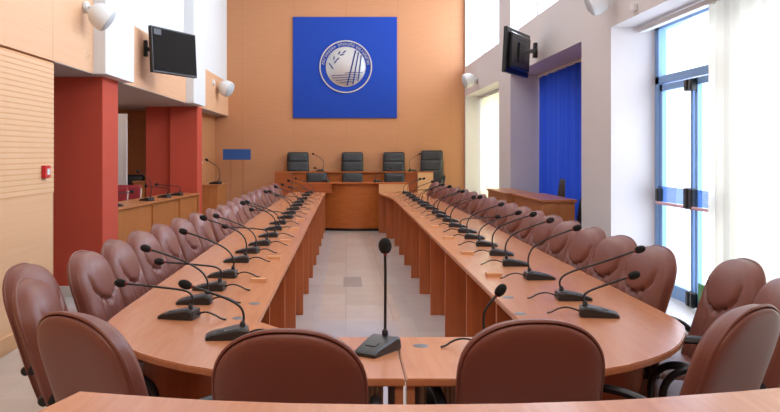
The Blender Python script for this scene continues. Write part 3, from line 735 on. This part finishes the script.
one('dome_sensor', MB().lathe([(0, .035), (.03, .028), (.045, .01), (.048, 0)], (0, 0, 0), 20, Matrix.Rotation(PI/2, 4, 'Y')), 'acrylic', 'small clear dome sensor on the maple parapet below the large loudspeaker', 'sensor', (XL, 7.72, 2.42))
one('wall_light', MB().lathe([(0, .04), (.05, .035), (.06, 0)], (0, 0, 0), 20, Matrix.Rotation(PI/2, 4, 'Y')), 'speaker', 'small white round wall fitting beside the far parapet loudspeaker', 'wall fitting', (XL, 15.1, 2.81))
one('motion_sensor', MB().box((0, 0, 0), (.04, .09, .06), .008), 'white', 'small white box sensor on the wall above the door recess', 'sensor', (XR-.02, 6.98, 2.75))
t = thing('fire_alarm_point', 'red fire alarm call point on the ribbed maple wall', 'alarm', (XL+.004, 6.63, 1.325))
child('housing', MB().box((.02, 0, 0), (.04, .11, .105), .006), 'alarm', t); child('pane', MB().box((.042, 0, 0), (.004, .06, .05), .001), 'white', t)
t = thing('fire_alarm_point', 'tiny red fire alarm on the alcove wall above the lectern', 'alarm', (-2.8, 15.35, 1.3))
child('housing', MB().box((.02, 0, 0), (.04, .12, .12), .006), 'alarm', t); child('pane', MB().box((.042, 0, 0), (.004, .06, .05), .001), 'white', t)
for i, (x, y) in enumerate(((-3.0, 10.2), (-3.0, 11.6), (-3.6, 11.0), (-3.6, 12.6))):
    one('downlight', MB().lathe([(0, -.004), (.05, -.006), (.07, -.003), (.075, 0)], n=18), 'lamp', 'small round downlight in grey gallery soffit, %s from the near red pillar' % ORD[i], 'downlight', (x, y, ZS), group='downlights in the gallery soffit')

# ------------------------------------------------------------------ gallery alcove furniture
a, b = Vector((-2.75, 9.66)), Vector((-2.44, 13.40)); d = (b-a); ln = d.length; an = math.atan2(d.y, d.x)
t = thing('alcove_desk', 'long panelled wooden desk between the two red pillars', 'desk', (a.x, a.y, 0), an)
child('tabletop', MB().b2(-.05, ln-.0, .0, .5, .785, .81, .003), 'desk_top', t)
child('front_panel', MB().b2(0, ln-.02, .04, .06, 0, .785), 'desk', t)
for k in range(4):
    x = [.02, ln*.36, ln*.7, ln-.06][k]
    child('pilaster', MB().b2(x, x+.05, .015, .06, 0, .785), 'desk', t)
for x in (.0, ln-.05): child('side_panel', MB().b2(x, x+.025, .07, .46, 0, .785), 'desk', t)
GA = 'microphones on the alcove desk'
for i, (s, k, dg) in enumerate(((.35, 1, 60), (1.55, 5, 150), (2.35, 1, 158), (2.95, 1, 170))):
    p = a+d.normalized()*s+Vector((-.17, .0))
    mic(p.x, p.y, .81, dg, k, 'black gooseneck microphone on the alcove desk, %s from the near red pillar' % ORD[i], GA, 1.15, False)
t = thing('lectern', 'plain wooden lectern box standing behind the far red pillar', 'lectern')
child('body', MB().b2(-2.72, -2.41, 15.0, 16.05, 0, .86, .003), 'desk', t); child('top', MB().b2(-2.73, -2.39, 14.98, 16.07, .86, .885, .003), 'desk_top', t)
mic(-2.5, 15.3, .885, 160, 5, 'black gooseneck microphone on the plain lectern box', 'microphone on lectern', 1.3, False)
t = thing('sign_stand', 'clear acrylic stand carrying a small blue sign before the back wall', 'sign stand', (-2.24, 16.42, 0))
child('sign_board', MB().box((0, 0, 1.45), (.57, .025, .22), .004), 'bluesign', t)
for x in (-.13, .13): child('post', MB().b2(x-.02, x+.02, -.012, .012, .03, 1.34), 'acrylic', t)
child('base', MB().box((0, 0, .015), (.45, .3, .03), .006), 'acrylic', t)
# chairs and furniture inside the alcove
def small_chair(x, y, deg, mat, label, hgt=1.0, fr='chrome'):
    t = thing('visitor_chair', label, 'chair', (x, y, 0), math.radians(deg))
    child('seat', MB().superell((0, .02, .45), (.22, .22, .045), .4), mat, t)
    m = MB(); m.grid(lambda u, v: ((2*u-1)*.21, -.2-.08*v+.03*math.cos((2*u-1)*PI/2), .52+(hgt-.52)*v), 12, 8)
    q = child('backrest', m, mat, t); sd = q.modifiers.new('s', 'SOLIDIFY'); sd.thickness = .04
    for s in (-1, 1): child('leg', MB().tube([(s*.2, .2, 0), (s*.2, .2, .42), (s*.21, -.16, .42), (s*.21, -.27, hgt-.05)], .012, 8), fr, t); child('leg', MB().tube([(s*.2, -.15, .42), (s*.2, -.24, 0)], .012, 8), fr, t)
small_chair(-3.42, 11.5, 180, 'redcloth', 'dark red chair behind the alcove desk nearest the pale door', .98)
small_chair(-3.4, 12.15, 178, 'redcloth', 'dark red chair behind the alcove desk by the wooden cabinet', .98)
small_chair(-3.75, 13.7, 176, 'blackleather', 'black chair at the back of the gallery alcove', 1.1, 'black')
t = thing('wooden_cabinet', 'small wooden cabinet against the red wall in the alcove', 'cabinet')
child('body', MB().b2(-3.62, -3.42, 13.62, 13.95, 0, .98, .003), 'desk', t); child('top', MB().b2(-3.64, -3.41, 13.6, 13.96, .98, 1.0), 'desk_top', t); child('door', MB().b2(-3.6, -3.44, 13.605, 13.62, .08, .95), 'desk', t)

# ------------------------------------------------------------------ window side desks
def desk_box(label, x0, x1, y0, y1, z):
    t = thing('side_desk', label, 'desk')
    child('tabletop', MB().b2(x0-.02, x1, y0-.02, y1, z-.03, z, .003), 'side_desk', t)
    child('front_panel', MB().b2(x0, x0+.02, y0, y1-.02, 0, z-.03), 'side_desk', t)
    child('side_panel', MB().b2(x0+.02, x1-.02, y0, y0+.02, 0, z-.03), 'desk', t)
    child('side_panel', MB().b2(x0+.02, x1-.02, y1-.04, y1-.02, 0, z-.03), 'desk', t)
desk_box('wooden side desk standing nearer the camera before the blue curtain', 2.24, 2.64, 9.16, 10.65, .945)
desk_box('wooden side desk further back between blue and cream curtains', 2.17, 2.56, 10.8, 12.25, .94)
small_chair(2.78, 10.15, 80, 'blackleather', 'black chair behind the nearer side desk, its narrow back showing above it', 1.1)
small_chair(2.74, 10.75, 100, 'blackleather', 'black chair by the blue curtain further from the camera', 1.12)
small_chair(2.74, 9.1, 60, 'blackleather', 'black chair in front of the blue curtain beside the grey pillar', .86, 'black')
one('exit_notice', MB().box((0, 0, 0), (.01, .12, .16), .002), 'green', 'small green notice at the foot of the glazed door', 'notice', (2.925, 6.58, .32))

# ------------------------------------------------------------------ light
W = bpy.data.worlds.new('sky'); SC.world = W; W.use_nodes = True
bg = W.node_tree.nodes['Background']; bg.inputs[0].default_value = (.93, .97, 1, 1); bg.inputs[1].default_value = 3.0
def area(name, loc, size, rot, power, col=(1, 1, 1), portal=False):
    l = bpy.data.lights.new(name, 'AREA'); l.shape = 'RECTANGLE'; l.size, l.size_y = size; l.energy = power; l.color = col
    o = bpy.data.objects.new(name, l); C.objects.link(o); o.location = loc; o.rotation_euler = rot
    if portal: l.cycles.is_portal = True
    return o
RW = (0, PI/2, 0)   # facing -x
for y0, y1, z0, z1, p in ((13.23, 16.95, 3.3, 5.05, 160), (8.6, 12.3, 3.3, 5.05, 190), (3.0, 7.63, 3.3, 5.05, 210), (13.23, 16.95, .45, 2.68, 60), (3.0, 7.63, .2, 2.68, 110)):
    area('daylight', (3.25, (y0+y1)/2, (z0+z1)/2), (z1-z0, y1-y0), RW, p*1.05, (.88, .95, 1))
for y, p in ((-2.6, 120), (1.5, 35), (6.0, 35), (10.5, 35), (15.0, 35)):
    area('ceiling_fill', (0, y, ZC-.05), (2.4, 1.2), (0, 0, 0), p, (1, .94, .86))  # unseen fill lights added under the ceiling, the strongest behind the camera
area('alcove_lamp', (-3.5, 11.5, ZS-.03), (1.2, 3.0), (0, 0, 0), 14, (1, .92, .82))

# ------------------------------------------------------------------ camera
cam = bpy.data.cameras.new('camera'); co = bpy.data.objects.new('camera', cam); C.objects.link(co)
co.location = (0, 0, 1.48); co.rotation_euler = (PI/2, 0, 0)
cam.sensor_width = 36; cam.lens = 800/780*36; cam.shift_x = 44/780; cam.shift_y = -53/780; cam.clip_start = .05
SC.camera = co
SC.view_settings.view_transform = 'Standard'; SC.view_settings.look = 'None'; SC.view_settings.gamma = 1
SC.view_settings.use_curve_mapping = False; SC.view_settings.exposure = 0.0
SC.cycles.max_bounces = 8; SC.cycles.transparent_max_bounces = 12; SC.cycles.sample_clamp_indirect = 6
